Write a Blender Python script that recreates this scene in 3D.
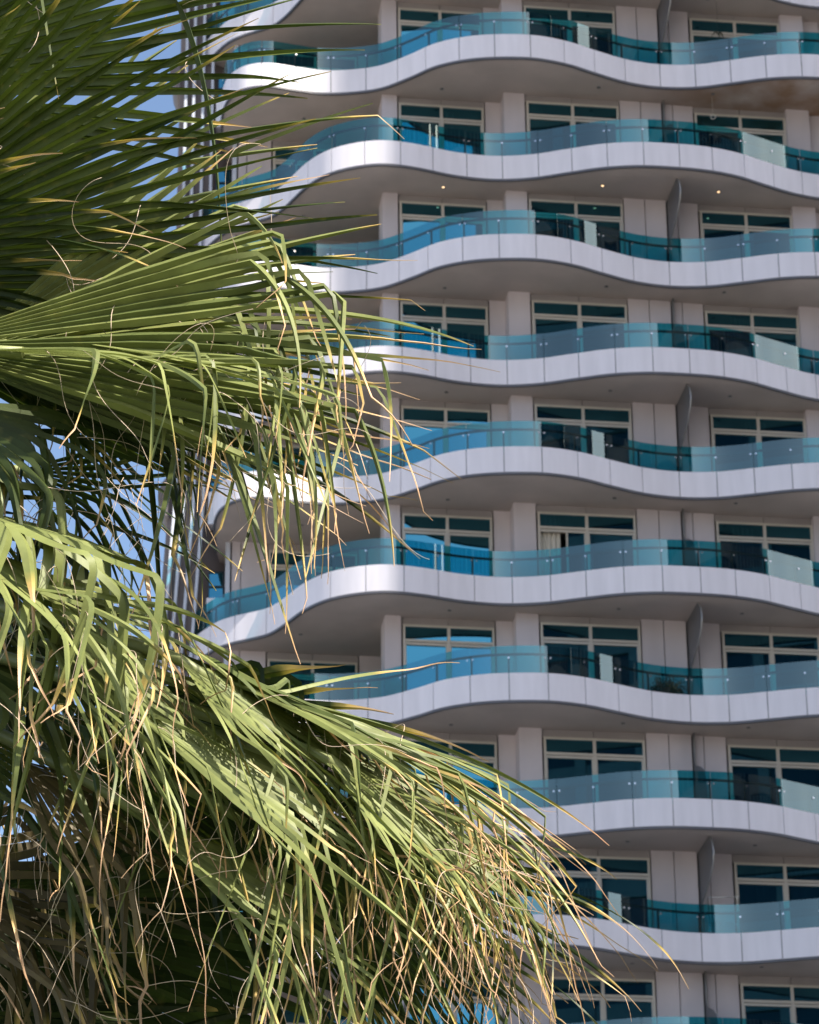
import bpy, bmesh, math, random
from mathutils import Vector, Matrix, noise
R_ = math.radians
random.seed(7)
for o in list(bpy.data.objects): bpy.data.objects.remove(o)
sc = bpy.context.scene
COL = sc.collection

# ------------------------------------------------------------------ camera
PITCH, ROLL, FPX = R_(25.263), R_(-0.518), 3300.0
EYE = Vector((0, 0, 1.7))
fw = Vector((0, math.cos(PITCH), math.sin(PITCH)))
up0 = Vector((0, -math.sin(PITCH), math.cos(PITCH)))
x0 = Vector((1, 0, 0))
rt = x0*math.cos(ROLL) + up0*math.sin(ROLL)
up = up0*math.cos(ROLL) - x0*math.sin(ROLL)
cd = bpy.data.cameras.new('camera'); cam = bpy.data.objects.new('camera', cd); COL.objects.link(cam)
m = Matrix((rt, up, -fw)).transposed().to_4x4(); m.translation = EYE
cam.matrix_world = m
cd.sensor_fit = 'VERTICAL'; cd.sensor_height = 36.0; cd.sensor_width = 36.0*819/1024
cd.lens = FPX/1024*36.0
cd.clip_start = 0.1; cd.clip_end = 3000
cd.dof.use_dof = True; cd.dof.focus_distance = 9.6; cd.dof.aperture_fstop = 16.0
sc.camera = cam

# ------------------------------------------------------------------ light
SUN_AZ, SUN_EL = R_(47), R_(44)       # azimuth to the right of the direction from the facade back to the camera
sdir = Vector((math.sin(SUN_AZ)*math.cos(SUN_EL), -math.cos(SUN_AZ)*math.cos(SUN_EL), math.sin(SUN_EL)))
w = bpy.data.worlds.new('World'); sc.world = w; w.use_nodes = True
nt = w.node_tree; bg = nt.nodes['Background']
sky = nt.nodes.new('ShaderNodeTexSky'); sky.sky_type = 'NISHITA'; sky.sun_disc = False
sky.sun_elevation = SUN_EL
sky.sun_rotation = math.atan2(sdir.x, sdir.y)
sky.air_density = 1.0; sky.dust_density = 1.8; sky.ozone_density = 1.6
nt.links.new(sky.outputs[0], bg.inputs[0]); bg.inputs[1].default_value = 0.12
sl = bpy.data.lights.new('sun', 'SUN'); so = bpy.data.objects.new('sun', sl); COL.objects.link(so)
sl.energy = 5.0; sl.angle = R_(0.55); sl.color = (1.0, 0.93, 0.82)
so.rotation_euler = (-sdir).to_track_quat('-Z', 'Y').to_euler()
so.location = (30, -30, 60)
sc.view_settings.view_transform = 'Standard'; sc.view_settings.look = 'None'
sc.view_settings.gamma = 1.0; sc.view_settings.use_curve_mapping = False
sc.view_settings.exposure = 1.02
sc.render.engine = 'CYCLES'
sc.cycles.transparent_max_bounces = 24

# ------------------------------------------------------------------ helpers
def tag(o, label=None, cat=None, group=None, kind=None):
    if label: o['label'] = label
    if cat: o['category'] = cat
    if group: o['group'] = group
    if kind: o['kind'] = kind
    return o
def obj(name, me, mats=(), parent=None):
    if isinstance(me, bmesh.types.BMesh):
        bm = me; me = bpy.data.meshes.new(name); bm.to_mesh(me); bm.free()
    o = bpy.data.objects.new(name, me); COL.objects.link(o)
    if not isinstance(mats, (list, tuple)): mats = [mats]
    if len(me.materials) == 0:
        for mm in mats: me.materials.append(mm)
    if parent: o.parent = parent
    return o
def empty(name, loc=(0, 0, 0)):
    o = bpy.data.objects.new(name, None); COL.objects.link(o); o.location = loc; return o
def box(bm, x0, x1, y0, y1, z0, z1, mi=0):
    vs = [bm.verts.new(p) for p in ((x0,y0,z0),(x1,y0,z0),(x1,y1,z0),(x0,y1,z0),(x0,y0,z1),(x1,y0,z1),(x1,y1,z1),(x0,y1,z1))]
    for f in ((0,3,2,1),(4,5,6,7),(0,1,5,4),(1,2,6,5),(2,3,7,6),(3,0,4,7)):
        bm.faces.new([vs[i] for i in f]).material_index = mi
def seg_box(bm, a, b, off0, off1, z0, z1, mi=0):
    """box along plan segment a-b; off measured outwards (towards the street)"""
    a = Vector(a); b = Vector(b); d = (b-a).normalized(); n = Vector((d.y, -d.x))
    P = [a+n*off1, b+n*off1, b+n*off0, a+n*off0]
    vs = [bm.verts.new((p.x, p.y, z)) for z in (z0, z1) for p in P]
    for f in ((0,3,2,1),(4,5,6,7),(0,1,5,4),(1,2,6,5),(2,3,7,6),(3,0,4,7)):
        bm.faces.new([vs[i] for i in f]).material_index = mi
def curve(pts, step=0.12):
    P = [Vector(p) for p in pts]; P = [P[0]*2-P[1]] + P + [P[-1]*2-P[-2]]
    out = []
    for i in range(1, len(P)-2):
        a, b, c, d = P[i-1:i+3]; n = max(2, int((c-b).length/step))
        for k in range(n):
            t = k/n
            out.append(0.5*((2*b)+(c-a)*t+(2*a-5*b+4*c-d)*t*t+(3*b-a-3*c+d)*t**3))
    out.append(P[-2]); return out
def resample(pts, step):
    acc = [0]
    for a, b in zip(pts, pts[1:]): acc.append(acc[-1]+(b-a).length)
    n = int(acc[-1]/step); out = []; j = 0
    for i in range(n+1):
        s = i*acc[-1]/n
        while j < len(acc)-2 and acc[j+1] < s: j += 1
        t = (s-acc[j])/max(1e-9, acc[j+1]-acc[j]); out.append(pts[j].lerp(pts[j+1], min(1, t)))
    return out
def offset(pts, d):
    out = []
    for i, p in enumerate(pts):
        a = pts[max(0, i-1)]; b = pts[min(len(pts)-1, i+1)]; t = (b-a).normalized()
        out.append(p + Vector((t.y, -t.x))*d)      # + = outwards
    return out
def ribbon(bm, pts, thick, z0, z1, mi=0, smooth=True):
    """solid curved band, outer face on pts"""
    inn = offset(pts, -thick)
    rows = [[bm.verts.new((p.x, p.y, z)) for p in L] for L, z in ((pts, z0), (pts, z1), (inn, z1), (inn, z0))]
    for i in range(len(pts)-1):
        for a in range(4):
            b = (a+1) % 4
            f = bm.faces.new((rows[a][i], rows[a][i+1], rows[b][i+1], rows[b][i])); f.material_index = mi
            f.smooth = smooth and a in (0, 2)
    for i in (0, len(pts)-1):
        f = bm.faces.new([rows[a][i] for a in ((0, 1, 2, 3) if i == 0 else (3, 2, 1, 0))]); f.material_index = mi
    for r_ in rows:
        for i in range(len(pts)-1): pass
def sharp_edges(bm, ang=R_(40)):
    for e in bm.edges:
        if len(e.link_faces) == 2 and e.calc_face_angle(0) > ang: e.smooth = False

# ------------------------------------------------------------------ materials
def mat(name, col, rough=0.6, metal=0.0, var=0.0, scale=3.0, bump=0.0, spec=0.5, stretch=None, streak=None):
    mm = bpy.data.materials.new(name); mm.use_nodes = True; t = mm.node_tree; b = t.nodes['Principled BSDF']
    b.inputs['Base Color'].default_value = (*col, 1); b.inputs['Roughness'].default_value = rough
    b.inputs['Metallic'].default_value = metal; b.inputs['Specular IOR Level'].default_value = spec
    if var or bump:
        tc = t.nodes.new('ShaderNodeTexCoord'); mp = t.nodes.new('ShaderNodeMapping')
        if stretch: mp.inputs['Scale'].default_value = stretch
        no = t.nodes.new('ShaderNodeTexNoise'); no.inputs['Scale'].default_value = scale; no.inputs['Detail'].default_value = 6
        t.links.new(tc.outputs['Object'], mp.inputs[0]); t.links.new(mp.outputs[0], no.inputs[0])
        if var:
            r = t.nodes.new('ShaderNodeMapRange'); r.inputs[1].default_value = .3; r.inputs[2].default_value = .7
            r.inputs[3].default_value = 1-var; r.inputs[4].default_value = 1+var
            t.links.new(no.outputs[0], r.inputs[0])
            mx = t.nodes.new('ShaderNodeVectorMath'); mx.operation = 'SCALE'
            mx.inputs[0].default_value = col; t.links.new(r.outputs[0], mx.inputs['Scale'])
            t.links.new(mx.outputs[0], b.inputs['Base Color'])
            r2 = t.nodes.new('ShaderNodeMapRange'); r2.inputs[3].default_value = rough*.8; r2.inputs[4].default_value = min(1, rough*1.2)
            t.links.new(no.outputs[0], r2.inputs[0]); t.links.new(r2.outputs[0], b.inputs['Roughness'])
        if bump:
            bp = t.nodes.new('ShaderNodeBump'); bp.inputs['Strength'].default_value = bump; bp.inputs['Distance'].default_value = .01
            t.links.new(no.outputs[0], bp.inputs['Height']); t.links.new(bp.outputs[0], b.inputs['Normal'])
    return mm
def glass(name, tint, refl, f0, rough=0.01, ior=1.5):
    mm = bpy.data.materials.new(name); mm.use_nodes = True; t = mm.node_tree
    for n in list(t.nodes): t.nodes.remove(n)
    out = t.nodes.new('ShaderNodeOutputMaterial'); tr = t.nodes.new('ShaderNodeBsdfTransparent'); gl = t.nodes.new('ShaderNodeBsdfGlossy')
    tr.inputs[0].default_value = (*tint, 1); gl.inputs[0].default_value = (*refl, 1); gl.inputs['Roughness'].default_value = rough
    fr = t.nodes.new('ShaderNodeFresnel'); fr.inputs[0].default_value = ior
    ad = t.nodes.new('ShaderNodeMath'); ad.operation = 'ADD'; ad.inputs[1].default_value = f0; ad.use_clamp = True
    mx = t.nodes.new('ShaderNodeMixShader')
    t.links.new(fr.outputs[0], ad.inputs[0]); t.links.new(ad.outputs[0], mx.inputs[0])
    t.links.new(tr.outputs[0], mx.inputs[1]); t.links.new(gl.outputs[0], mx.inputs[2]); t.links.new(mx.outputs[0], out.inputs[0])
    return mm
M = {}
M['fascia'] = mat('white_metal_panel', (.745, .72, .775), .38, 0, .05, 1.1, 0, .5, (4, 4, .5))
M['wall'] = mat('pale_cladding', (.545, .495, .52), .5, 0, .10, .9, .05, .4, (1, 1, .35))
M['lintel'] = mat('lintel_cladding', (.30, .275, .275), .6, 0, .08, 1.2)
M['trim'] = mat('dark_trim', (.10, .10, .115), .45)
M['seal'] = mat('dark_joint', (.03, .03, .035), .8)
M['soffit'] = mat('soffit_render', (.46, .40, .375), .85, 0, .14, .6, .1)
M['floor'] = mat('balcony_tile', (.40, .36, .33), .7)
M['frame'] = mat('champagne_window_frame', (.52, .48, .43), .4)
M['dark'] = mat('dark_rail_metal', (.03, .035, .04), .35, .6)
M['steel'] = mat('bright_steel', (.75, .75, .75), .25, 1.0)
M['fin'] = mat('grey_fin_metal', (.13, .135, .15), .42, 0.3)
M['brown'] = mat('brown_cladding', (.15, .125, .12), .6, 0, .12, 1.0)
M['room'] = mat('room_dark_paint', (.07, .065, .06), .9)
M['curtain'] = mat('cream_curtain', (.62, .58, .52), .9)
M['wglass'] = glass('reflective_window_glass', (.04, .08, .11), (.17, .66, .88), .25)
M['bglass'] = glass('teal_balustrade_glass', (.03, .53, .64), (.78, .97, .88), .12)
M['ground'] = mat('pale_paving', (.42, .38, .33), .9, 0, .2, .15)
M['lamp_off'] = mat('downlight_glass', (.2, .2, .2), .3)
ml = bpy.data.materials.new('lit_downlight'); ml.use_nodes = True
ml.node_tree.nodes['Principled BSDF'].inputs['Emission Color'].default_value = (1, .62, .3, 1)
ml.node_tree.nodes['Principled BSDF'].inputs['Emission Strength'].default_value = 1.2
M['lamp_on'] = ml

# rusty stains on one soffit: a mark of its own, fixed in place
def stained():
    mm = M['soffit'].copy(); mm.name = 'stained_soffit_render'; t = mm.node_tree; b = t.nodes['Principled BSDF']
    src = b.inputs['Base Color'].links[0].from_socket
    tc = t.nodes.new('ShaderNodeTexCoord'); no = t.nodes.new('ShaderNodeTexNoise'); no.inputs['Scale'].default_value = .8; no.inputs['Detail'].default_value = 8
    sx = t.nodes.new('ShaderNodeSeparateXYZ'); t.links.new(tc.outputs['Object'], sx.inputs[0]); t.links.new(tc.outputs['Object'], no.inputs[0])
    r = t.nodes.new('ShaderNodeMapRange'); r.inputs[1].default_value = 6.5; r.inputs[2].default_value = 9.5
    t.links.new(sx.outputs[0], r.inputs[0])
    r2 = t.nodes.new('ShaderNodeMapRange'); r2.inputs[1].default_value = .30; r2.inputs[2].default_value = .62
    t.links.new(no.outputs[0], r2.inputs[0])
    mu = t.nodes.new('ShaderNodeMath'); mu.operation = 'MULTIPLY'; t.links.new(r.outputs[0], mu.inputs[0]); t.links.new(r2.outputs[0], mu.inputs[1])
    mx = t.nodes.new('ShaderNodeMix'); mx.data_type = 'RGBA'; mx.inputs['B'].default_value = (.27, .17, .11, 1)
    t.links.new(mu.outputs[0], mx.inputs['Factor']); t.links.new(src, mx.inputs['A']); t.links.new(mx.outputs['Result'], b.inputs['Base Color'])
    return mm
M['soffit_stain'] = stained()

# ------------------------------------------------------------------ ground
bm = bmesh.new(); S = 1500
bm.faces.new([bm.verts.new(p) for p in ((-S, -S, 0), (S, -S, 0), (S, S, 0), (-S, S, 0))])
tag(obj('ground', bm, M['ground']), kind='structure')

# ------------------------------------------------------------------ the curved tower
ZH = lambda k: 55.025 + 1.7 - 3.3*k        # window head of row k
ZS = lambda k: ZH(k) + 0.28                # soffit level of the balcony above row k
K0, K1 = -1, 11
tower = empty('apartment_tower', (0, 84, 0))
tag(tower, 'tall pale apartment tower with wavy white balconies and teal glass balustrades behind the palm', 'building')
def tp(name, bm, mats):
    o = obj(name, bm, mats, tower); o.matrix_parent_inverse = Matrix.Translation((0, -84, 0)); return o
CA = curve([(-5.50,84.7),(-5.47,83.3),(-5.36,82.4),(-5.12,81.75),(-4.66,81.28),(-3.99,81.14),(-3.17,81.37),(-2.4,81.56),(-1.58,81.54),(-.72,81.33),(.1,80.79),(.87,80.20),(1.78,79.86),(2.72,79.76),(3.72,79.83),(4.67,80.16),(5.48,80.63),(6.44,81.14),(7.41,81.41),(8.47,81.43),(9.46,81.22),(10.43,81.0),(11.3,80.93),(12.2,81.02),(13.2,81.35),(14.2,81.8),(15.2,82.2),(16.4,82.5)])
CB = curve([(-6.1,85.0),(-5.42,83.95),(-4.9,83.5),(-4.38,83.22),(-3.91,82.93),(-3.5,82.38),(-2.9,81.35),(-2.3,80.68),(-1.65,80.31),(-.91,80.12),(-.3,80.16),(.37,80.36),(1.40,80.78),(2.48,81.01),(3.56,80.95),(4.6,80.67),(5.56,80.42),(6.55,80.33),(7.53,80.42),(8.5,80.6),(9.43,80.94),(10.28,81.44),(11.19,81.95),(12.1,82.25),(13.1,82.3),(14.2,82.1),(15.3,81.8),(16.4,81.6)])
def add_disc(bm, c, n, r, t, mi):
    n = Vector(n).normalized(); q = n.to_track_quat('Z', 'Y'); c = Vector(c)
    a = [bm.verts.new(c+q@Vector((r*math.cos(i*math.pi/5), r*math.sin(i*math.pi/5), 0))) for i in range(10)]
    b = [bm.verts.new(v.co+n*t) for v in a]
    for i in range(10): bm.faces.new((a[i], a[(i+1)%10], b[(i+1)%10], b[i])).material_index = mi
    bm.faces.new(b).material_index = mi
def tube(bm, pts, r, n=6, mi=0):
    rings = []
    for i, p in enumerate(pts):
        a = pts[max(0, i-1)]; b = pts[min(len(pts)-1, i+1)]; q = (b-a).to_track_quat('Z', 'Y')
        rr = r[i] if isinstance(r, (list, tuple)) else r
        rings.append([bm.verts.new(p+q@Vector((rr*math.cos(2*math.pi*k/n), rr*math.sin(2*math.pi*k/n), 0))) for k in range(n)])
    for a, b in zip(rings, rings[1:]):
        for k in range(n):
            f = bm.faces.new((a[k], a[(k+1)%n], b[(k+1)%n], b[k])); f.smooth = True; f.material_index = mi
    bm.faces.new(rings[0][::-1]).material_index = mi; bm.faces.new(rings[-1]).material_index = mi
def balcony_meshes(C, kind):
    # local z=0 is the lower edge of the white fascia
    out = {}
    bm = bmesh.new(); inner = offset(C, -0.05)
    rows = [[bm.verts.new((p.x, p.y, z)) for p in inner] for z in (-.05, .24)]
    back = [[bm.verts.new((max(p.x, -5.3) if p.y < 86.5 else p.x, 86.6, z)) for p in inner] for z in (-.05, .24)]
    for i in range(len(inner)-1):
        f = bm.faces.new((rows[0][i], back[0][i], back[0][i+1], rows[0][i+1])); f.material_index = 0
        f = bm.faces.new((rows[1][i], rows[1][i+1], back[1][i+1], back[1][i])); f.material_index = 1
        bm.faces.new((rows[0][i], rows[0][i+1], rows[1][i+1], rows[1][i]))
    me = bpy.data.meshes.new('balcony_slab'); bm.to_mesh(me); bm.free(); out['slab'] = me
    # fascia panels with open joints
    P = resample(C, 0.0515); n = len(P); npan = round(sum((b-a).length for a, b in zip(P, P[1:]))/1.03)
    bm = bmesh.new(); per = (n-1)/npan; seams = []
    for j in range(npan):
        i0 = round(j*per); i1 = round((j+1)*per); Q = P[i0:i1+1]
        if len(Q) < 3: continue
        Q = [q.copy() for q in Q]
        Q[0] = Q[0].lerp(Q[1], .22); Q[-1] = Q[-1].lerp(Q[-2], .22)
        ribbon(bm, Q, .03, 0.0, .765); seams.append((P[i0], (P[min(n-1, i0+1)]-P[max(0, i0-1)]).normalized()))
    bmesh.ops.recalc_face_normals(bm, faces=bm.faces); sharp_edges(bm)
    me = bpy.data.meshes.new('fascia'); bm.to_mesh(me); bm.free(); out['fascia'] = me
    bm = bmesh.new(); ribbon(bm, offset(C, -.034), .012, .0, .75); ribbon(bm, offset(C, .010), .07, -.072, -.004)
    bmesh.ops.recalc_face_normals(bm, faces=bm.faces); sharp_edges(bm)
    me = bpy.data.meshes.new('edge_trim'); bm.to_mesh(me); bm.free(); out['trim'] = me
    # glass panes, one every two fascia panels, butt joints
    G = offset(P, -.03); bm = bmesh.new()
    for j in range(0, npan, 2):
        i0 = round(j*per); i1 = min(n-1, round((j+2)*per)); Q = [q.copy() for q in G[i0:i1+1]]
        if len(Q) < 3: continue
        Q[0] = Q[0].lerp(Q[1], .12); Q[-1] = Q[-1].lerp(Q[-2], .12)
        if random.random() < .8:                    # each pane is bent and set a touch differently
            a = random.uniform(-.022, .022); c = Q[len(Q)//2]
            Q = [c+Vector(((q-c).x*math.cos(a)-(q-c).y*math.sin(a), (q-c).x*math.sin(a)+(q-c).y*math.cos(a))) for q in Q]
        vs = [[bm.verts.new((q.x, q.y, z)) for q in Q] for z in (.60, 1.545)]
        for i in range(len(Q)-1): bm.faces.new((vs[0][i], vs[0][i+1], vs[1][i+1], vs[1][i])).smooth = True
    me = bpy.data.meshes.new('glass_balustrade'); bm.to_mesh(me); bm.free(); out['glass'] = me
    # rail with posts and steel fixings
    bm = bmesh.new(); Rl = offset(P, -.14)
    ribbon(bm, Rl, .055, 1.33, 1.38)
    for j in range(1, npan):
        i = round(j*per); p = Rl[i]; t = (Rl[min(n-1, i+1)]-Rl[i-1]).normalized(); nn = Vector((t.y, -t.x))
        if j % 2 == 0:
            for s in (-.075, .075):
                c = p+t*s+nn*.115; add_disc(bm, (c.x, c.y, 1.20), (nn.x, nn.y, 0), .026, .018, 1)
        else:
            c = p+nn*.115; add_disc(bm, (c.x, c.y, 1.20), (nn.x, nn.y, 0), .026, .018, 1)
        q = p-nn*.03
        seg_box(bm, q-t*.022, q+t*.022, -.02, .02, .24, 1.33)
    bmesh.ops.recalc_face_normals(bm, faces=bm.faces); sharp_edges(bm)
    me = bpy.data.meshes.new('handrail'); bm.to_mesh(me); bm.free(); out['rail'] = me
    return out
SET = {1: balcony_meshes(CA, 'A'), 0: balcony_meshes(CB, 'B')}
LIT = {2: (1.0, 5.6, 8.9)}
for k in range(K0, K1+1):
    ms = SET[k % 2]; root = empty('balcony', (0, 0, ZS(k))); root.parent = tower; root.matrix_parent_inverse = Matrix.Translation((0, -84, 0))
    for nm, key, mm in (('slab', 'slab', None), ('fascia', 'fascia', M['fascia']), ('edge_trim', 'trim', M['trim']), ('glass_balustrade', 'glass', M['bglass']), ('handrail', 'rail', None)):
        me = ms[key]
        if key == 'slab':
            if k == 1: me = me.copy(); me.materials.clear(); me.materials.append(M['soffit_stain']); me.materials.append(M['floor'])
            o = obj(nm, me, [M['soffit'], M['floor']], root)
        elif key == 'rail': o = obj(nm, me, [M['dark'], M['steel']], root)
        else: o = obj(nm, me, mm, root)
    for x, y in ((-3.0, 82.9), (1.05, 81.35), (5.6, 81.35), (8.95, 81.75), (12.6, 82.3)):
        b2 = bmesh.new(); add_disc(b2, (x, y, -.05), (0, 0, -1), .055, .012, 0); add_disc(b2, (x, y, -.062), (0, 0, -1), .035, .004, 1)
        obj('downlight', b2, [M['steel'] if k == 2 else M['fin'], M['lamp_on'] if k in LIT and x > 0 and x < 9.5 else M['lamp_off']], root)

# walls -------------------------------------------------------------
WIN = [((-3.96, 84.09), (-1.48, 84.44)), ((-.21, 81.75), (2.262, 82.09)), ((3.495, 81.712), (6.197, 82.062)), ((8.442, 82.443), (11.127, 82.79)), ((12.85, 83.05), (15.4, 83.4))]
TOP = ZS(K0)+.6; BOT = ZH(K1)-3.0
def wallseg(bm, a, b, z0, z1, off=0.0, thick=.25): seg_box(bm, a, b, off-thick, off, z0, z1)
def panels(a, b, cuts, off=0.0):
    """full height cladding strips with open joints, each one a part"""
    a = Vector(a); b = Vector(b); cs = [0]+list(cuts)+[1]
    for c0, c1 in zip(cs, cs[1:]):
        p = a.lerp(b, c0); q = a.lerp(b, c1); g = (q-p).normalized()*.012
        bw = bmesh.new(); wallseg(bw, p+g, q-g, BOT, TOP, off, .22); tp('wall', bw, M['wall'])
panels((-4.98, 83.95), (-4.0, 84.085), (.26,), 0)
panels((-1.44, 84.445), (-.70, 84.55), ())
panels((2.30, 82.095), (2.86, 82.17), ())
panels((6.23, 82.066), (7.47, 82.24), (.5,), 0)
panels((7.56, 82.30), (8.41, 82.438), (.28,), 0)
panels((11.86, 83.0), (12.82, 83.05), (.5,), 0)
panels((15.43, 83.4), (16.4, 83.52), (), 0)
for w0, w1 in WIN:
    a = Vector(w0); b = Vector(w1); d = (b-a).normalized(); L = (b-a).length; mid = a+d*(L/2)
    for k in range(K0, K1+1):
        for p, q in ((a-d*.02, mid-d*.008), (mid+d*.008, b+d*.02)):
            bs = bmesh.new(); wallseg(bs, p, q, ZH(k)+.004, ZS(k)-.052, -.03, .2); tp('lintel', bs, M['lintel'])
# backing walls beside the windows and dark rooms behind
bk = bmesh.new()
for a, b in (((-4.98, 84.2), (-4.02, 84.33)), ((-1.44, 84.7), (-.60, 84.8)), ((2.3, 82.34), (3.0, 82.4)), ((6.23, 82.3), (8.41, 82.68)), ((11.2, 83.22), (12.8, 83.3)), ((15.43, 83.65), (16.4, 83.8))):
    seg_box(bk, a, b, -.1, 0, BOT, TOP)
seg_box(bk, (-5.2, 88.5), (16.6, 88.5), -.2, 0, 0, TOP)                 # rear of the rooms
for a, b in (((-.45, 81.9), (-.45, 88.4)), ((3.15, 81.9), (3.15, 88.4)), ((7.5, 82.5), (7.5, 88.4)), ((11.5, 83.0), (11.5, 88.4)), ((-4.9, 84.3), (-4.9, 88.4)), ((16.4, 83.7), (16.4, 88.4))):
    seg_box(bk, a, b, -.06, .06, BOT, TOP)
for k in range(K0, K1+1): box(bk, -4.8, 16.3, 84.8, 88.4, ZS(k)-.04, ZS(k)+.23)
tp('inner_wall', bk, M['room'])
# pillars
for x0_, x1_, y0_, y1_ in ((-.69, -.245, 81.62, 82.5), (2.845, 3.46, 81.57, 82.6), (11.15, 11.84, 82.62, 83.3)):
    b2 = bmesh.new(); sl_ = .135
    seg_box(b2, (x0_, y0_), (x1_, y0_+sl_*(x1_-x0_)), -(y1_-y0_), 0, BOT-18, TOP)
    bmesh.ops.bevel(b2, geom=[e for e in b2.edges if abs((e.verts[0].co-e.verts[1].co).z) > 2], offset=.02, segments=2, affect='EDGES')
    tp('pillar', b2, M['wall'])
# divider fins
def fin_mesh(prof):
    bm = bmesh.new(); L = [bm.verts.new((-.045, 0, z)) for d, z in prof]; 
    A = [[bm.verts.new((sx+d*.16, -d, z)) for d, z in prof] for sx in (-.018, .018)]; B = [[bm.verts.new((sx, .12, z)) for d, z in prof] for sx in (-.018, .018)]
    for v in L: bm.verts.remove(v)
    for i in range(len(prof)-1):
        bm.faces.new((A[0][i], A[0][i+1], B[0][i+1], B[0][i])); bm.faces.new((A[1][i], B[1][i], B[1][i+1], A[1][i+1]))
        f = bm.faces.new((A[0][i], A[1][i], A[1][i+1], A[0][i+1])); f.smooth = True; f.material_index = 1
    bm.faces.new((A[0][0], B[0][0], B[1][0], A[1][0])); bm.faces.new((A[0][-1], A[1][-1], B[1][-1], B[0][-1]))
    sharp_edges(bm); me = bpy.data.meshes.new('divider_fin'); bm.to_mesh(me); bm.free(); return me
M['finedge'] = mat('fin_edge_metal', (.33, .33, .33), .35, .4)
fe = fin_mesh([(1.25, -.055), (1.5, -.3), (1.6, -.62), (1.5, -.9), (1.05, -1.2), (.4, -1.45), (.1, -1.55), (.07, -2.2), (.07, -3.05)])
fo = fin_mesh([(.16, -.055), (.14, -.5), (.15, -.85), (.3, -1.05), (.75, -1.25), (1.15, -1.5), (1.3, -1.9), (1.32, -2.4), (1.25, -3.05)])
for k in range(K0, K1+1):
    o = obj('divider_fin', fe if k % 2 == 0 else fo, [M['fin'], M['finedge']], tower); o.matrix_parent_inverse = Matrix.Translation((0, -84, 0))
    o.location = (7.50, 82.22, ZS(k))
# windows
def window_meshes(L, opened=False):
    H = 2.74; bm = bmesh.new()
    def fb(x0, x1, z0, z1, y0=-.05, y1=.06): box(bm, x0, x1, y0, y1, z0, z1)
    fb(0, .06, -H, 0); fb(L-.06, L, -H, 0); fb(.06, L-.06, -.06, 0)
    fb(L/2-.04, L/2+.04, -H, -.06, -.055)
    for a, b in ((.06, L/2-.04), (L/2+.04, L-.06)):
        fb(a, b, -.50, -.43, -.045); fb(a, b, -.585, -.515, -.025); fb(a, b, -H, -H+.08, -.045)
        if opened and a < .1:
            fb(a+.72, a+.77, -H+.08, -.585, -.02); fb(b-.035, b, -H+.08, -.585, -.02); continue
        fb(a, a+.035, -H+.08, -.585, -.02); fb(b-.035, b, -H+.08, -.585, -.02)
    me = bpy.data.meshes.new('window'); bm.to_mesh(me); bm.free()
    bm = bmesh.new()
    for a, b in ((.05, L/2-.03), (L/2+.03, L-.05)):
        for z0, z1, y in ((-.44, -.05, .0), (-H+.05, -.57, .02)):
            if opened and a < .1 and z1 < -.5: a = .80
            bm.faces.new([bm.verts.new(p) for p in ((a, y, z0), (b, y, z0), (b, y, z1), (a, y, z1))])
    mg = bpy.data.meshes.new('pane'); bm.to_mesh(mg); bm.free()
    return me, mg
rw = random.Random(3)
for ci, (w0, w1) in enumerate(WIN):
    a = Vector(w0); b = Vector(w1); L = (b-a).length; ang = math.atan2((b-a).y, (b-a).x)
    me0, mg0 = window_meshes(L)
    for k in range(K0, K1+1):
        me, mg = window_meshes(L, True) if (ci, k) == (2, 5) else (me0, mg0)
        o = obj('window', me, M['frame'], tower); o.matrix_parent_inverse = Matrix.Translation((0, -84, 0))
        o.location = (a.x, a.y, ZH(k)); o.rotation_euler = (0, 0, ang)
        p = obj('pane', mg, M['wglass'], o); p.rotation_euler = (rw.uniform(-.002, .002), 0, rw.uniform(-.003, .003)); p.location = (0, 0, 0)
# plain lower storeys and roof block
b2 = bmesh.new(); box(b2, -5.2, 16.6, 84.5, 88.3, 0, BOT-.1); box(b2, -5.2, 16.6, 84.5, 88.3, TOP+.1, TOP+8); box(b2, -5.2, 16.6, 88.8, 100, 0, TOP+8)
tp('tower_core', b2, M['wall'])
# side wing with upright fins -----------------------------------------
def flare(z): return -0.055*max(0.0, (ZH(4)-1.0)-z)
b2 = bmesh.new(); zs = [BOT-18, BOT]+[BOT+i*1.65 for i in range(1, 28)]
zs = [z for z in zs if z < TOP+1]
for i in range(len(zs)-1):
    z0, z1 = zs[i], zs[i+1]
    vs = []
    for z in (z0, z1):
        f = flare(z)
        vs.append([bm_ for bm_ in [b2.verts.new((x+f*min(1, s), y, z)) for x, y, s in ((-5.0, 85.6, 0), (-5.85, 85.0, 1), (-6.86, 85.1, 1), (-6.95, 88.0, 1))]])
    for j in range(3): b2.faces.new((vs[0][j], vs[0][j+1], vs[1][j+1], vs[1][j]))
bmesh.ops.remove_doubles(b2, verts=b2.verts, dist=.001)
tp('side_wing_wall', b2, M['brown'])
M['palefin'] = mat('pale_upright_fin', (.50, .53, .60), .4)
for x in (-5.84, -6.12, -6.40, -6.64):
    b2 = bmesh.new()
    for i in range(len(zs)-1):
        z0, z1 = zs[i], zs[i+1]; f0, f1 = flare(z0), flare(z1)
        v = [b2.verts.new((x+f+dx, y, z)) for z, f in ((z0, f0), (z1, f1)) for dx, y in ((-.04, 84.72), (.04, 84.72), (.04, 85.2), (-.04, 85.2))]
        for q in ((0,1,5,4),(1,2,6,5),(3,0,4,7)): b2.faces.new([v[t] for t in q])
    tp('upright_fin', b2, M['palefin'])
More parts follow.
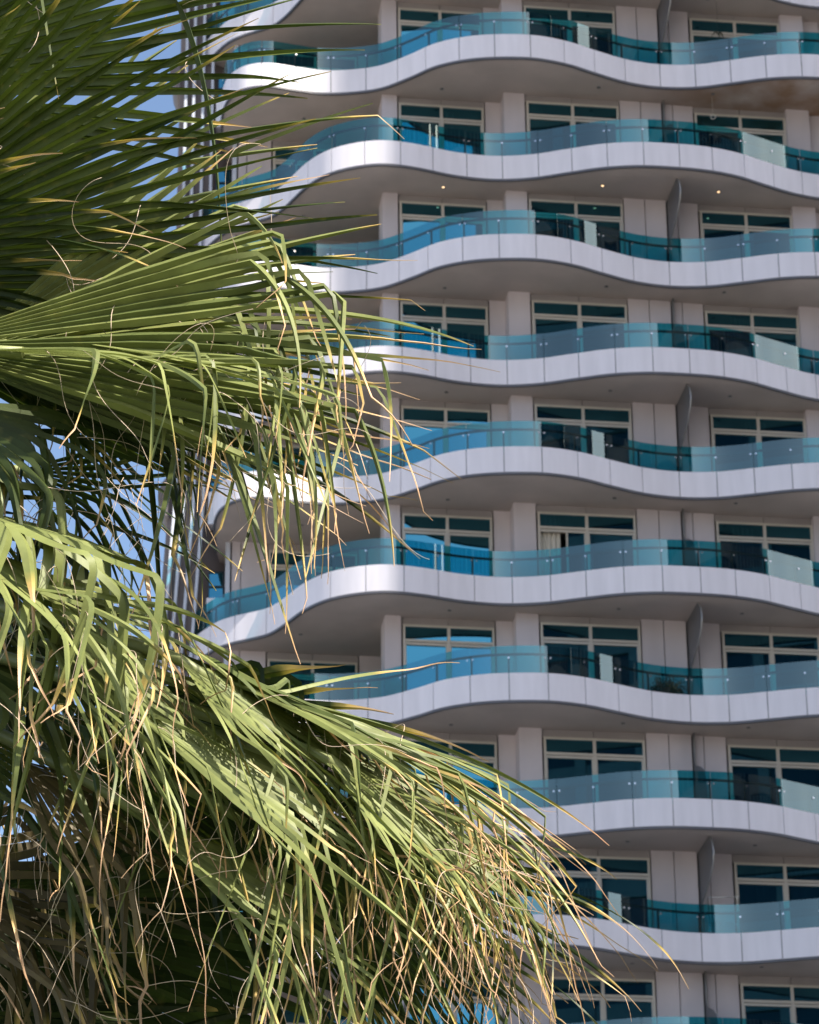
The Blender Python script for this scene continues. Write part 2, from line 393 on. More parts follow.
for zc in (ZH(0)-.1, ZH(4)-1.2):
    b2 = bmesh.new(); n = 16; f = flare(zc)
    vs = [[b2.verts.new((-6.84+f-.32*math.sin(math.pi*i/n)**.6, y, zc-.65+1.3*i/n)) for i in range(n+1)] for y in (84.9, 86.4)]
    for i in range(n): b2.faces.new((vs[0][i], vs[1][i], vs[1][i+1], vs[0][i+1]))
    b2.faces.new(vs[0]); b2.faces.new(vs[1][::-1])
    tp('rounded_cap', b2, M['brown'])
# narrow windows and pale spandrels of the wing
for k in range(K0, K1+1):
    z = ZH(k)
    b2 = bmesh.new(); box(b2, -5.72, -5.02, 84.75, 85.3, z-2.15, z-1.2); box(b2, -5.72, -5.12, 84.8, 85.3, z-1.18, z-1.12)
    tp('spandrel', b2, M['fascia'])
    b2 = bmesh.new(); box(b2, -5.70, -5.66, 84.9, 85.3, z-1.12, z-.25); box(b2, -5.28, -5.24, 84.9, 85.3, z-1.12, z-.25); box(b2, -5.66, -5.28, 84.9, 85.3, z-.29, z-.25); box(b2, -5.66, -5.28, 84.9, 85.3, z-.74, z-.70)
    wo = tp('side_window', b2, M['dark'])
    b3 = bmesh.new(); b3.faces.new([b3.verts.new(p) for p in ((-5.66, 84.95, z-1.12), (-5.28, 84.95, z-1.12), (-5.28, 84.95, z-.29), (-5.66, 84.95, z-.29))])
    obj('pane', b3, M['wglass'], wo)
b2 = bmesh.new(); box(b2, -5.16, -5.03, 84.0, 84.5, BOT, TOP); tp('corner_post', b2, M['palefin'])

# unseen towers added: one to darken the glass reflections, one to shade this facade ------
M['ntw'] = mat('unseen_tower_stone', (.16, .15, .15), .6, 0, .1, .3)
M['ntg'] = mat('unseen_tower_glazing', (.012, .022, .028), .08, 0, 0)
def add_unseen_tower(cx, cy, wx, wy, h, rz, label):
    r = empty('unseen_tower', (cx, cy, 0)); r.rotation_euler = (0, 0, rz); tag(r, label, 'building')
    b2 = bmesh.new(); n = int(h/3.4)
    for i in range(n+1): box(b2, -wx/2, wx/2, -wy/2, wy/2, i*3.4, i*3.4+1.1)
    for i in range(13):
        x = -wx/2+wx*i/12; box(b2, x-.3, x+.3, -wy/2-.15, wy/2+.15, 0, n*3.4+1.5)
    for i in range(1, 12):
        y = -wy/2+wy*i/12; box(b2, -wx/2-.15, wx/2+.15, y-.3, y+.3, 0, n*3.4+1.5)
    obj('wall', b2, M['ntw'], r)
    b2 = bmesh.new(); box(b2, -wx/2+.2, wx/2-.2, -wy/2+.2, wy/2-.2, .1, n*3.4+1); obj('window_band', b2, M['ntg'], r)
# ------------------------------------------------------------------ the fan palm
def P_(px, py, d):
    """a point d metres in front of the camera plane"""
    return EYE + (fw + rt*((px-409.5)/FPX) - up*((py-512)/FPX))*d
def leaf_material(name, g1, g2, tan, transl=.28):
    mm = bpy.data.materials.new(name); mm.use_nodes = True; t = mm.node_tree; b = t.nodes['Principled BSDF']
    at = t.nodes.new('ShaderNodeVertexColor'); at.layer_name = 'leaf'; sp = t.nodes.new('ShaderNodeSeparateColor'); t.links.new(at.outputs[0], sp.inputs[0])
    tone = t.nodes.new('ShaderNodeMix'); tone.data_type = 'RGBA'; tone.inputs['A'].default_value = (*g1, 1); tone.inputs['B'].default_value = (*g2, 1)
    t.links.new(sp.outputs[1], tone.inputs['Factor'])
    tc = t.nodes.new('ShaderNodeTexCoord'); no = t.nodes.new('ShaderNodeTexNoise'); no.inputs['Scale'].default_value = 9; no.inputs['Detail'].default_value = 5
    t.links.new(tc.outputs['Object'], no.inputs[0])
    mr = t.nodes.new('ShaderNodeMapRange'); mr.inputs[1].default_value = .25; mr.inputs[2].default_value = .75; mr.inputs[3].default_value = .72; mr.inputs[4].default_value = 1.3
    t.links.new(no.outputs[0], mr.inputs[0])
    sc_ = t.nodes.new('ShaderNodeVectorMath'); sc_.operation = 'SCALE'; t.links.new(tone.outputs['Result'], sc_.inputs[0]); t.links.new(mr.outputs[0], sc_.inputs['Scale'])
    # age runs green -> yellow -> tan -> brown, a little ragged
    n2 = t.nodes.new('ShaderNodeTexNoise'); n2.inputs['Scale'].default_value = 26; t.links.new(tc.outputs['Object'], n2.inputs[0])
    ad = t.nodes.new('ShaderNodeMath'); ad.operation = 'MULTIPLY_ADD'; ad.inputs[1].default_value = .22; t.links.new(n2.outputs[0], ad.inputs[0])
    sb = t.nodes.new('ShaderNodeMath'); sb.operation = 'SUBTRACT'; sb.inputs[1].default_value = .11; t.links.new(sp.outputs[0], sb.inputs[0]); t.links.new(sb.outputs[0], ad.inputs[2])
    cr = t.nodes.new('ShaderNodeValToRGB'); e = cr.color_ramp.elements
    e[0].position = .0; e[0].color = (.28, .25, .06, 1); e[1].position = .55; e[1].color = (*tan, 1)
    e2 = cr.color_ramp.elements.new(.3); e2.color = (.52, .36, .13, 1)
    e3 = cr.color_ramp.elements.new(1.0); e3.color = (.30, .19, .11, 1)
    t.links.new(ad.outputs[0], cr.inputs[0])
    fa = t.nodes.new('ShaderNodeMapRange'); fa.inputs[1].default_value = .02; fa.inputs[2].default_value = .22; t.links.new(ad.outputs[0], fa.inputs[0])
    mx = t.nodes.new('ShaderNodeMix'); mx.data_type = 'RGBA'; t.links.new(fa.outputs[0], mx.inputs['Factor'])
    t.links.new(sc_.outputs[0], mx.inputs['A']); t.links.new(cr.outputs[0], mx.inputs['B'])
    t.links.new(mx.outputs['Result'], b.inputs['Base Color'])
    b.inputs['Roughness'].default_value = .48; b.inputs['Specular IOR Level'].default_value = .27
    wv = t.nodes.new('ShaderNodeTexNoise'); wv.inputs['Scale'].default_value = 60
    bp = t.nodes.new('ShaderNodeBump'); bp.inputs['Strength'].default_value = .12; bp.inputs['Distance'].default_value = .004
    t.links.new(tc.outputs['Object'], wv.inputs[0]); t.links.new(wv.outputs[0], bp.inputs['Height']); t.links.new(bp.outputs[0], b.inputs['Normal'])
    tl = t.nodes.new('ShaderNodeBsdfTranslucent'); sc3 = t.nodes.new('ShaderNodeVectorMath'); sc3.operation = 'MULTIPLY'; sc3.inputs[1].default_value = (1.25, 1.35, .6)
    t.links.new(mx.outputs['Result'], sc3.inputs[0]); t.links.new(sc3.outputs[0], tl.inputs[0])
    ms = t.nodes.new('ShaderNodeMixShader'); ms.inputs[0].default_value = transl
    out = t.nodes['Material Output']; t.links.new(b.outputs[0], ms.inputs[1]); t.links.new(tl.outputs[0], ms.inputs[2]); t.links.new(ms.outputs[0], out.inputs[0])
    return mm
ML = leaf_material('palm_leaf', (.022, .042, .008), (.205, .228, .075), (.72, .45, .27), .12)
MDK = leaf_material('shade_palm_leaf', (.017, .030, .006), (.085, .112, .028), (.45, .31, .2), .16)  # leaf copy darkened for fronds in shade, the shade put into its colour
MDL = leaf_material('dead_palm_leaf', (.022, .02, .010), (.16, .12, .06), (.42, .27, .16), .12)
MP = mat('palm_petiole', (.20, .22, .08), .5, 0, .2, 12)
MF = mat('palm_fibre', (.55, .43, .32), .7)
MT = mat('palm_trunk_bark', (.15, .11, .08), .9, 0, .35, 9, .8)

CROWN = P_(-420, 620, 10.0)
TX, TY = CROWN.x, CROWN.y
palm = empty('fan_palm', (TX, TY, 0))
tag(palm, 'large fan palm with sunlit drooping green fronds and tan curled tips in the left foreground', 'palm tree')
def pp(name, bm, mats, parent=None):
    o = obj(name, bm, mats, parent or palm)
    if parent is None: o.matrix_parent_inverse = Matrix.Translation((-TX, -TY, 0))
    return o
DOWN = Vector((0, 0, -1))
def frond(hub, aim, nrm, half=80, n=42, droop=1.0, kink=.35, brown=.3, tone=.5, split=.45, fold=.55, L=None, width=1.0, skew=0.0, wild=1.0, fibres=7, seed=0, dry=False, petiole=True, jag=.12, cup=0.0, hang=(.18, .5), dark=0, mess=.10, kr=(.62, .9)):
    r = random.Random(seed)
    H = P_(*hub); T = P_(*aim); A = (T-H); L = L or A.length; A.normalize()
    N = Vector(nrm); N = (N-A*N.dot(A)).normalized(); B = N.cross(A)
    bm = bmesh.new(); cl = bm.loops.layers.float_color.new('leaf'); data = {}
    fb = bmesh.new(); half = R_(half); dth = 2*half/n; sm = split*L
    def strip(pts, ws, ups, ages, tn, fold_, cap=True):
        prev = None
        for p, w_, (wd, nn), ag in zip(pts, ws, ups, ages):
            a = bm.verts.new(p-wd*w_*.5); c = bm.verts.new(p-nn*w_*fold_*.5); b_ = bm.verts.new(p+wd*w_*.5); c2 = bm.verts.new(c.co)
            for v in (a, c, b_, c2): data[v] = (ag, tn)
            if prev:
                for q in ((prev[0], prev[1], c, a), (prev[3], prev[2], b_, c2)):
                    f = bm.faces.new(q); f.smooth = True
            prev = (a, c, b_, c2)
    for i in range(n):
        th = -half+dth*(i+.5); u = th/half
        if r.random() < .02: continue
        d = (A*math.cos(th)+B*math.sin(th)); d = (d + N*(cup*u*u)).normalized()
        side = (B*math.cos(th)-A*math.sin(th))
        Ls = L*(1-.28*abs(u)**2.2)*r.uniform(1-jag, 1+jag*.6)
        steps = 30; ds = Ls/steps; t = d.copy(); wd = (side-t*side.dot(t)).normalized(); p = H.copy()
        kk = r.uniform(*kr)*Ls if r.random() < kink else 9e9; kl = None
        kdir = Vector((r.uniform(-.25-mess*.6, .25+mess*.6), r.uniform(-.25-mess*.6, .25+mess*.6), -1)).normalized()
        age0 = r.uniform(.84, 1.0); age0 -= (brown*.26*r.random() if brown else -.06); tn = min(1, max(0, tone+r.uniform(-.3, .3)))
        ext = r.uniform(*hang) if kk < 9e8 or r.random() < kink else 0
        if ext: steps += int(ext/ds)
        tot = steps*ds; tw = r.uniform(-1, 1)*wild; curl = r.uniform(-1, 1)
        wob = Vector((r.uniform(-1, 1), r.uniform(-1, 1), r.uniform(-1, 1)))
        pts = []; ws = []; ups = []; ages = []
        dr = droop*r.uniform(.6, 1.35)*(1+mess*r.uniform(-.8, 1.2)); s1 = sm*r.uniform(.85, 1.5); m1 = Vector((r.gauss(0, 1), r.gauss(0, 1), r.gauss(0, 1)))*mess
        if mess > .2 and r.random() < .5: kk = r.uniform(.4, .85)*Ls
        for s_i in range(steps+1):
            s = s_i*ds
            nn = wd.cross(t).normalized()
            if nn.dot(N) < 0 and s_i == 0: nn = -nn
            pts.append(p.copy())
            fr = s/tot
            wj = 2*sm*math.tan(dth/2)*width
            if s < sm: wdt = 2*s*math.tan(dth/2)*(1+(width-1)*s/sm)
            else:
                q = (s-sm)/(tot-sm); wdt = wj*((1-q)**.72*(1-.25*q)) + .003
            if fr > age0-.03: wdt *= max(.6, 1-(fr-age0+.03)*6)
            ws.append(max(.002, wdt)); ups.append((wd.copy(), nn))
            ages.append(min(1, max(0, (fr-age0+.06)/.22)))
            # bend
            g = dr*(max(0, s-sm*.45)/L)**1.5*ds/L*3.2
            if s > kk: g += ds*(24.0 if s < kk+.07 else 2.5)
            ax = t.cross(kdir if s > kk else DOWN)
            if ax.length > 1e-4:
                ang = min(g*ax.length, math.asin(min(1, ax.length))*.9+ (.0 if t.z < 0 else 1.0))
                q = Matrix.Rotation(ang, 3, ax.normalized()); t = q@t; wd = q@wd
            if s > sm:
                e = (s-sm)/(tot-sm)
                q = Matrix.Rotation(tw*1.5*ds/(tot-sm)*(1+2.5*e), 3, t); wd = q@wd
                if s1 < s < s1+.12: t = (t+m1*ds*8.5).normalized()
                if fr > age0:      # dried end curls and crooks
                    nv = noise.noise_vector(p*13+wob*30)
                    t = (t+nv*(.4+wild)*ds*3.5*min(1, (fr-age0)/.08)).normalized()
                    if r.random() < .10+.05*wild: t = (t+Vector((r.gauss(0, .45), r.gauss(0, .45), r.gauss(-.1, .35)))).normalized()
                else:
                    nv = noise.noise_vector(p*2.2+wob*30); t = (t+nv*wild*ds*.45).normalized()
            wd = (wd-t*wd.dot(t)).normalized(); p = p+t*ds
        fo = fold*r.uniform(.8, 1.15)
        strip(pts, ws, ups, ages, tn, fo)
        if dth and i % max(1, n//max(1, fibres)) == 0 and fibres:
            k = int(len(pts)*r.uniform(.3, .75)); q = pts[k].copy(); dd = (Vector((r.uniform(-1, 1), r.uniform(-1, 1), r.uniform(-1.2, .5)))).normalized(); fp = []
            sd = Vector((r.random(), r.random(), r.random()))*50; nseg = r.randint(10, 26)
            for j in range(nseg):
                fp.append(q.copy()); dd = (dd+noise.noise_vector(q*5+sd)*.4+DOWN*.10).normalized(); q = q+dd*.022
            tube(fb, fp, [.0013*(1-.5*j/nseg) for j in range(nseg)], 3)
    for f in bm.faces:
        for lp in f.loops:
            ag, tn = data[lp.vert]; lp[cl] = (ag, tn, 0, 1)
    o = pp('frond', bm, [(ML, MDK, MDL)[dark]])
    if len(fb.verts): 
        f_ = obj('fibres', fb, [MF], o); f_['kind'] = 'stuff'
    else: fb.free()
    if petiole:
        pb = bmesh.new(); C0 = CROWN+Vector((r.uniform(-.1, .1), r.uniform(-.1, .1), r.uniform(-.1, .2)))
        mid = (C0+H)*.5+Vector((0, 0, .18))+ (H-A*.3-(C0+H)*.5)*.3
        pts = []
        for k in range(15):
            t = k/14; pts.append(C0*(1-t)**2+mid*2*t*(1-t)+H*t*t)
        tube(pb, pts+[H+A*.12], [.028-.012*k/15 for k in range(16)], 8); obj('petiole', pb, [MP], o)
    return o
UN = (-.10, .55, .83)       # seen from beneath
LT = (.25, -.72, .62)       # lit face towards us
SH = (-.85, -.5, .15)       # edge-on to the sun
FR = [
 # upper dark fans, seen from beneath
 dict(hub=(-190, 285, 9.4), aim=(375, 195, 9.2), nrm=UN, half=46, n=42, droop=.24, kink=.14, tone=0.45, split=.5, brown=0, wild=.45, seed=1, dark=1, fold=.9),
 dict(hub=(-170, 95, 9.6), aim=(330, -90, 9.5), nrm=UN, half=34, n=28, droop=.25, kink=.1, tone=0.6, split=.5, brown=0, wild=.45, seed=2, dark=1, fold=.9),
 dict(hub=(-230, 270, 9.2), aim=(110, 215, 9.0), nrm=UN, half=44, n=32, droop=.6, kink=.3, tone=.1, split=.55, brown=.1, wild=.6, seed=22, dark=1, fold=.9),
 # behind the first, lit
 dict(hub=(-40, 350, 9.3), aim=(330, 175, 9.35), nrm=(0.1, -1, -0.15), half=18, n=11, droop=.12, kink=.15, tone=1.0, split=0.5, brown=0, wild=.3, seed=3, jag=0.2, fold=1.3),
 dict(hub=(-150, 330, 9.8), aim=(290, 110, 9.85), nrm=(0.2, -0.95, 0.25), half=34, n=22, droop=.12, kink=.05, tone=.6, split=.5, brown=0, wild=.3, seed=23, fold=1.2, width=.8),
 # the broad lit fan
 dict(hub=(-35, 352, 9.0), aim=(355, 285, 8.9), nrm=(0.1, -1, -0.15), half=20, n=13, droop=.3, kink=.5, tone=1.0, split=0.45, brown=.1, wild=.5, seed=4, jag=0.2, hang=(.1, .35), fold=1.3, kr=(.75, .95)),
 dict(hub=(-80, 345, 8.9), aim=(430, 335, 8.7), nrm=(0.1, -1, -0.15), half=19, n=18, droop=.22, kink=.95, tone=0.65, split=0.42, brown=.3, wild=.8, seed=5, width=1.25, jag=0.05, hang=(0.15, 0.5), fold=1.3, kr=(.72, .95)),
 dict(hub=(-90, 345, 9.1), aim=(405, 400, 9.1), nrm=(0.1, -0.9, 0.25), half=20, n=20, droop=.2, kink=0.7, tone=.5, split=0.42, brown=.3, wild=.8, seed=6, width=1.25, jag=0.05, fold=1.2, hang=(0.15, 0.45), kr=(.7, .95)),
 dict(hub=(-90, 340, 9.3), aim=(395, 425, 9.3), nrm=(-.1, .35, .9), half=22, n=24, droop=.2, kink=0.7, tone=.3, split=0.5, brown=.3, wild=.8, seed=51, width=1.1, jag=0.05, hang=(0.1, 0.3), dark=1, kr=(.7, .95)),
 dict(hub=(-60, 345, 9.3), aim=(330, 410, 9.5), nrm=SH, half=26, n=22, droop=.25, kink=0.2, tone=.05, split=0.55, brown=.2, wild=.7, seed=24, jag=0.05, dark=1),
 dict(hub=(-20, 350, 8.8), aim=(330, 370, 8.6), nrm=(.1, -.4, .9), half=38, n=14, droop=.8, kink=1, tone=.8, split=.4, brown=.4, wild=1.0, seed=44, hang=(0.1, 0.35), width=.6, mess=.2),
 dict(hub=(60, 340, 8.9), aim=(400, 400, 8.7), nrm=(.1, -.4, .9), half=30, n=14, droop=.6, kink=1, tone=.9, split=.4, brown=.5, wild=1.0, seed=52, hang=(0.1, 0.35), width=.6, mess=.2, kr=(.6, .95), petiole=False),
 # left tangle
 dict(hub=(-130, 430, 8.8), aim=(60, 520, 8.6), nrm=(.3, -.6, .7), half=60, n=16, droop=1.0, kink=.8, tone=.7, brown=.7, wild=1.4, seed=7, width=1.25, hang=(.1, .5), mess=.4),
 dict(hub=(-60, 400, 8.9), aim=(150, 500, 8.8), nrm=(.2, -.8, .5), half=40, n=13, droop=1.0, kink=.7, tone=0.3, split=.4, brown=.9, wild=1.2, seed=57, dark=1, hang=(.1, .4), mess=.35, fold=.8),
 dict(hub=(-170, 880, 9.2), aim=(170, 960, 9.1), nrm=(.1, -.8, .5), half=55, n=26, droop=.6, kink=.5, tone=.6, split=.5, brown=.9, wild=1.0, seed=58, mess=.25, fold=.9, dark=2, petiole=False),
 dict(hub=(-60, 500, 8.7), aim=(215, 590, 8.5), nrm=(.3, -.4, .8), half=45, n=16, droop=1.1, kink=.8, tone=.7, brown=.9, wild=1.5, seed=8, hang=(.1, .5), mess=.45, width=1.25),
 dict(hub=(-20, 560, 8.8), aim=(280, 700, 8.6), nrm=(.5, -.5, .7), half=50, n=24, droop=1.1, kink=.8, tone=.8, split=0.25, brown=1.0, wild=1.5, seed=25, hang=(.1, .5), mess=0.35, width=1.25),
 dict(hub=(-40, 540, 8.5), aim=(200, 690, 8.3), nrm=(.5, -.5, .7), half=50, n=18, droop=.9, kink=.6, tone=.9, split=0.25, brown=1.0, wild=1.4, seed=45, hang=(.1, .4), mess=0.3, width=1.25),
 dict(hub=(-70, 640, 8.9), aim=(170, 760, 8.8), nrm=(.3, -.6, .7), half=55, n=16, droop=1.1, kink=.6, tone=.4, split=.35, brown=1.1, wild=1.6, seed=26, hang=(.1, .5), mess=.5, width=1.25),
 dict(hub=(20, 470, 10.2), aim=(250, 560, 10.4), nrm=(0, .5, .8), half=45, n=13, droop=.6, kink=.2, tone=.0, split=.25, brown=0, wild=.9, seed=9, width=.8, dark=1, mess=.35),
 dict(hub=(60, 380, 10.6), aim=(170, 640, 10.8), nrm=(.5, .5, .2), half=26, n=9, droop=.3, kink=.1, tone=.0, split=.3, brown=0, wild=.9, seed=46, width=.7, dark=1, petiole=False, mess=.3),
 dict(hub=(-150, 520, 9.3), aim=(60, 560, 9.2), nrm=SH, half=70, n=30, droop=.8, kink=.4, tone=.05, split=.5, brown=.5, wild=1.0, seed=27, dark=1),
 dict(hub=(-160, 600, 9.6), aim=(60, 780, 9.6), nrm=SH, half=60, n=26, droop=1.0, kink=.4, tone=.05, split=.4, brown=.6, wild=1.0, seed=28, dark=1),
 # big lower fronds sweeping to the right
 dict(hub=(90, 600, 9.2), aim=(510, 815, 9.0), nrm=(0.2, -0.3, 0.9), half=30, n=28, droop=.7, kink=.5, tone=.5, split=0.38, brown=.4, wild=.8, seed=10, fold=1.0, width=1.1, mess=.15),
 dict(hub=(170, 655, 9.0), aim=(618, 835, 8.8), nrm=(0.35, -0.4, 0.85), half=30, n=34, droop=1.15, kink=.6, tone=.65, split=0.38, brown=1.0, wild=.9, seed=11, fold=1.0, width=1.2, hang=(.1, .3), jag=0.04, mess=.15),
 dict(hub=(200, 690, 9.1), aim=(622, 890, 9.0), nrm=(0.35, -0.4, 0.85), half=32, n=36, droop=1.2, kink=.6, tone=.7, split=0.38, brown=1.3, wild=1.0, seed=53, fold=1.0, hang=(.1, .3), jag=0.05, mess=.2, width=1),
 dict(hub=(40, 620, 8.7), aim=(330, 840, 8.5), nrm=(0.5, -0.6, 0.6), half=46, n=28, droop=0.7, kink=0.35, tone=.7, split=0.28, brown=1.0, wild=1.4, seed=12, fold=1.0, mess=0.25, width=0.9),
 dict(hub=(120, 700, 8.6), aim=(530, 950, 8.5), nrm=(0.45, -0.5, 0.7), half=34, n=28, droop=0.7, kink=0.35, tone=.8, split=0.38, brown=1.3, wild=1.0, seed=13, fold=1.0, mess=0.25, width=0.95),
 dict(hub=(180, 660, 8.8), aim=(470, 850, 8.7), nrm=(.45, -.5, .7), half=55, n=28, droop=0.7, kink=0.35, tone=.7, split=.3, brown=1.3, wild=1.5, seed=29, width=0.9, mess=0.25),
 dict(hub=(330, 760, 8.7), aim=(572, 960, 8.6), nrm=(.45, -.5, .7), half=50, n=30, droop=1.3, kink=.6, tone=.8, split=.3, brown=1.3, wild=1.2, seed=47, width=1, mess=.3, hang=(.05, .3)),
 dict(hub=(380, 800, 8.9), aim=(600, 950, 8.9), nrm=(.45, -.5, .7), half=45, n=30, droop=1.4, kink=.6, tone=.7, split=.35, brown=1.3, wild=1.1, seed=54, jag=0.05, width=.9, mess=.25, hang=(.05, .25)),
 dict(hub=(120, 800, 8.7), aim=(500, 1060, 8.6), nrm=(0.45, -0.5, 0.7), half=30, n=24, droop=0.7, kink=0.35, tone=.9, split=0.3, brown=.9, wild=.9, seed=30, fold=1.0, width=1.1, mess=0.25),
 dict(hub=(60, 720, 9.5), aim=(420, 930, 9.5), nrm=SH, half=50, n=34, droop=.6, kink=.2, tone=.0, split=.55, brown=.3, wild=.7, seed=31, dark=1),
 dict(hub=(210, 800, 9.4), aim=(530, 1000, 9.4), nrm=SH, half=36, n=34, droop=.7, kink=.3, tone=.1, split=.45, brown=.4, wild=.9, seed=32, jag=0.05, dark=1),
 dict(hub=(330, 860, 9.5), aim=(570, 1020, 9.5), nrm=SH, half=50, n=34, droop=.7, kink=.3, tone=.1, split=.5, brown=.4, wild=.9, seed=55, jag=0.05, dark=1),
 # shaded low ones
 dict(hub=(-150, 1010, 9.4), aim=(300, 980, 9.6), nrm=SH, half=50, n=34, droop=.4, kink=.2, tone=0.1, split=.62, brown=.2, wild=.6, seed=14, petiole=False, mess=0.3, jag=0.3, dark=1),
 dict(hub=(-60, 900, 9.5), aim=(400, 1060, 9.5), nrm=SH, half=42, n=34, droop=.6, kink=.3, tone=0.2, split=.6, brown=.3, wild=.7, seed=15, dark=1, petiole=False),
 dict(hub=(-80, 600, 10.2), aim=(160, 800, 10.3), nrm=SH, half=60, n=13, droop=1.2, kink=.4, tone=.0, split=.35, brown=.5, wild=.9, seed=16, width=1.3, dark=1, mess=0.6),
 dict(hub=(-60, 720, 8.9), aim=(150, 900, 8.8), nrm=(.3, -.6, .7), half=55, n=12, droop=1.3, kink=.7, tone=.4, split=.3, brown=1.3, wild=1.6, seed=33, width=0.8, hang=(.1, .5), mess=.4),
 dict(hub=(-60, 880, 8.9), aim=(150, 1030, 8.9), nrm=(.3, -.6, .7), half=55, n=12, droop=1.1, kink=.6, tone=.5, split=.3, brown=1.3, wild=1.6, seed=34, width=0.8, hang=(.1, .5), mess=.4, dark=2),
 dict(hub=(20, 760, 8.8), aim=(240, 960, 8.8), nrm=(.3, -.6, .7), half=55, n=12, droop=1.2, kink=.8, tone=.7, split=.3, brown=1.3, wild=1.6, seed=56, width=0.8, hang=(.1, .4), mess=.4, dark=2, petiole=False),
]
for a_ in FR: frond(**a_)
tb = bmesh.new()
tube(tb, [Vector((TX+.02*math.sin(z), TY, z)) for z in [i*.35 for i in range(int(CROWN.z/.35)+1)]]+[CROWN+Vector((0,0,.35))], .27, 20)
pp('trunk', tb, [MT])

# ------------------------------------------------------------------ unseen dark patch, added to cut light bounced up into the palm
bm = bmesh.new(); n = 40
bm.faces.new([bm.verts.new((-6+26*math.cos(2*math.pi*i/n), 6+20*math.sin(2*math.pi*i/n), .004)) for i in range(n)])
tag(obj('bounce_cut_lawn', bm, mat('bounce_cut_grass', (.04, .065, .02), .95, 0, .3, 4)), kind='structure')

# ------------------------------------------------------------------ things on the balconies
def at_Y(px, py, Y):
    d = fw + rt*((px-409.5)/FPX) - up*((py-512)/FPX); return EYE + d*((Y-EYE.y)/d.y)
def curtain(ci, k, f0, f1, label, zt=-.07):
    a = Vector(WIN[ci][0]); b = Vector(WIN[ci][1]); d = (b-a).normalized(); L = (b-a).length; nn = Vector((d.y, -d.x))
    bm = bmesh.new(); n = max(16, int((f1-f0)*L*45)); rows = []
    for z in (ZH(k)+zt, ZH(k)-2.70):
        rows.append([])
        for i in range(n+1):
            s = (f0+(f1-f0)*i/n)*L; p = a+d*s-nn*(.16+.03*math.sin(s*48)+.012*math.sin(s*117))
            rows[-1].append(bm.verts.new((p.x, p.y, z)))
    for i in range(n): bm.faces.new((rows[1][i], rows[1][i+1], rows[0][i+1], rows[0][i])).smooth = True
    o = obj('curtain', bm, M['curtain']); tag(o, label, 'curtain', 'curtains behind the balcony doors')
    return o
curtain(2, 5, .02, .24, 'cream curtain gathered beside the open balcony door, brightest of the curtains')
W3n = 'cream curtain behind the left half of the right-hand window on the '
for ci, k, f0, f1, lb in (
  (3, 6, .28, .47, 'curtain left of centre in the right-hand window, on the floor with the potted shrub'),
  (3, 6, .62, .80, 'curtain right of centre in the right-hand window, on the floor with the potted shrub'),
  (3, 8, .22, .42, 'curtain left of centre in the right-hand window beside the clothes rack'),
  (3, 8, .55, .72, 'curtain right of centre in the right-hand window beside the clothes rack'),
  (3, 5, .16, .40, 'curtain in the right-hand window on the floor with the open balcony door'),
  (1, 1, .48, .66, 'pale curtain in the window left of the second pillar, second storey from top'),
  (3, 3, .25, .45, 'curtain in the right-hand window under the fourth balcony from the top'),
  (2, 6, .45, .56, 'narrow curtain at the middle mullion of the centre window above the potted shrub'),
  (2, 8, .30, .40, 'narrow curtain in the centre window just right of the palm tips'),
  (3, 4, .35, .60, 'curtain in the right-hand window between the tall grey fin and right pillar, mid height')):
    curtain(ci, k, f0, f1, lb)
# shrub in a pot, row 6
g = at_Y(667, 693, 81.55); base = ZS(7)+.24
r = empty('potted_shrub', (g.x, 81.6, base)); tag(r, 'dark leafy shrub in a pot behind the teal glass beside the grey fin', 'plant')
b2 = bmesh.new(); tube(b2, [Vector((0,0,0)), Vector((0,0,.05)), Vector((0,0,.34)), Vector((0,0,.38))], [.15,.17,.22,.24], 16); obj('pot', b2, mat('dark_pot', (.06,.05,.05), .5), r)
b2 = bmesh.new(); rr = random.Random(5)
for i in range(1500):
    c = Vector((rr.gauss(0,1), rr.gauss(0,1), rr.gauss(0,1))); c = c.normalized()*(rr.random()**.5)*(1+.25*math.sin(c.x*5+c.z*4)); c = Vector((c.x*.5, c.y*.3, .72+c.z*.36)); q = Vector((rr.gauss(0,1), rr.gauss(0,1), rr.gauss(0,1))).to_track_quat('Z','Y'); s_ = rr.uniform(.03,.06)
    vs = [b2.verts.new(c+q@Vector(p)) for p in ((-s_*.4,0,0),(0,-s_,.01),(s_*.4,0,0),(0,s_,.01))]; b2.faces.new(vs)
obj('foliage', b2, mat('shrub_leaf', (.03,.05,.015), .5), r)
b2 = bmesh.new()
for i in range(5): tube(b2, [Vector((0,0,.34)), Vector((rr.uniform(-.1,.1), rr.uniform(-.1,.1), .5)), Vector((rr.uniform(-.25,.25), rr.uniform(-.2,.2), .7))], .012, 5)
obj('stem', b2, mat('shrub_stem', (.08,.06,.04), .8), r)
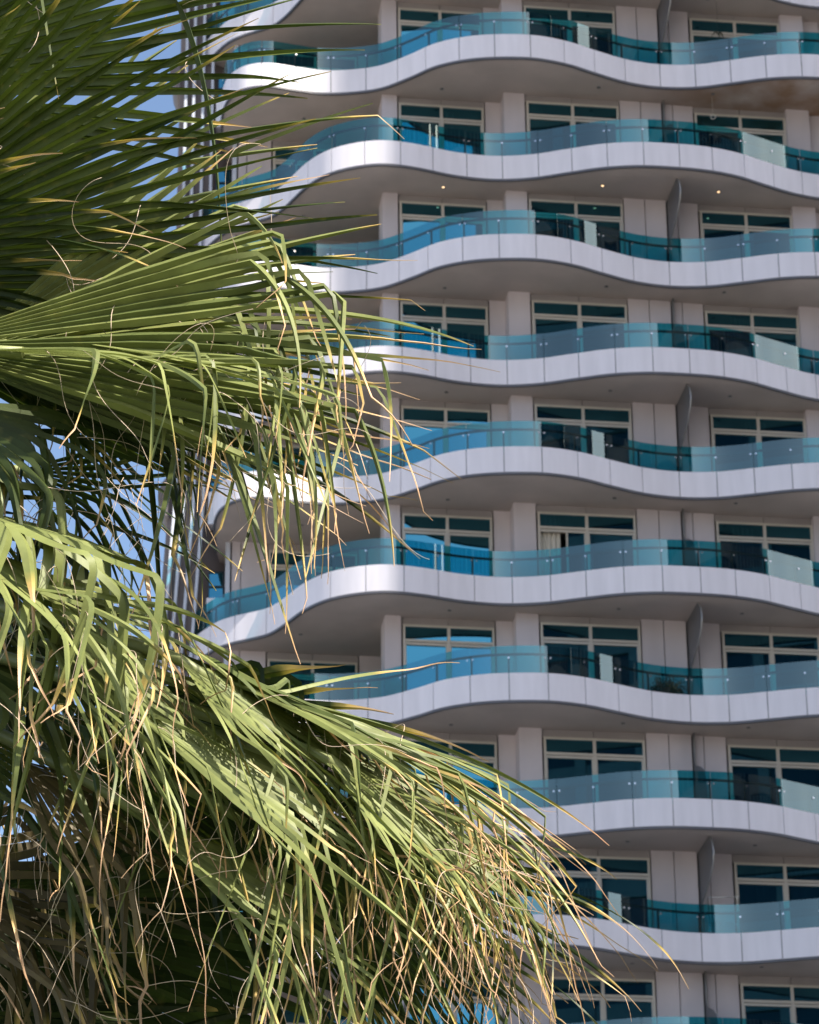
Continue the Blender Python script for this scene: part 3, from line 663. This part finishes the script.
# clothes rack, row 8
p0 = at_Y(708, 897.5, 81.75); z0 = ZS(9)+.24
r = empty('clothes_rack', (p0.x, 81.75, z0)); tag(r, 'thin pale metal clothes rack against the wall behind the balustrade, low right', 'clothes rack')
h = p0.z-z0; b2 = bmesh.new()
for x in (0, .80):
    tube(b2, [Vector((x,-.18,0)), Vector((x,0,h)), Vector((x,.0,h)), Vector((x,.18,0))], .009, 6)
tube(b2, [Vector((0,0,h)), Vector((.8,0,h))], .010, 6); obj('frame', b2, M['steel'], r)
for i in range(3):
    b2 = bmesh.new(); y = -.12+.12*i; tube(b2, [Vector((0,y,h*.55)), Vector((.8,y,h*.55))], .006, 5); obj('rail', b2, M['steel'], r)
# small hanging ornament, row 1, and a hanging plant, row 0
o_ = at_Y(713, 117, 81.9); r = empty('hanging_ornament', (o_.x, 81.9, o_.z)); tag(r, 'small pale ring ornament hanging from the soffit before the upper right window', 'ornament')
b2 = bmesh.new(); tube(b2, [Vector((.07*math.cos(a*.4), 0, .07*math.sin(a*.4))) for a in range(17)], .014, 6); obj('ring', b2, M['curtain'], r)
b2 = bmesh.new(); tube(b2, [Vector((0,0,.07)), Vector((0,0,ZS(1)-.05-o_.z))], .004, 4); obj('cord', b2, M['curtain'], r)
o_ = at_Y(718, 34, 81.9); r = empty('hanging_plant', (o_.x, 81.9, o_.z)); tag(r, 'dark trailing hanging plant before the topmost right window', 'plant')
b2 = bmesh.new(); rr = random.Random(8)
for i in range(7):
    a = rr.uniform(0, 6.28); L_ = rr.uniform(.12, .32)
    tube(b2, [Vector((L_*t*math.cos(a), .6*L_*t*math.sin(a), .10*math.sin(t*3)-.12*t*t)) for t in (0,.25,.5,.75,1)], [.012,.016,.016,.012,.003], 4)
obj('foliage', b2, mat('trailing_leaf', (.02,.03,.015), .6), r)
b2 = bmesh.new(); tube(b2, [Vector((0,0,0)), Vector((0,0,ZS(0)-.05-o_.z))], .004, 4); obj('cord', b2, M['dark'], r)
def polar(az, d): return (d*math.sin(az), 82-d*math.cos(az))
add_unseen_tower(*polar(R_(31.9), 92), 40.4, 12, 128, R_(30.6), 'unseen dark glazed tower, added across the street to darken the window reflections')
# second tower, added to block the sun: its left edge lies on the sun ray through X=-1
t_ = Vector((math.sin(SUN_AZ), -math.cos(SUN_AZ))); n_ = Vector((math.cos(SUN_AZ), math.sin(SUN_AZ)))
c_ = Vector((-1.7, 81.2))+t_*92+n_*15.6
add_unseen_tower(c_.x, c_.y, 31, 26, 180, SUN_AZ, 'second unseen dark tower, added right of the first one to shade the facade')
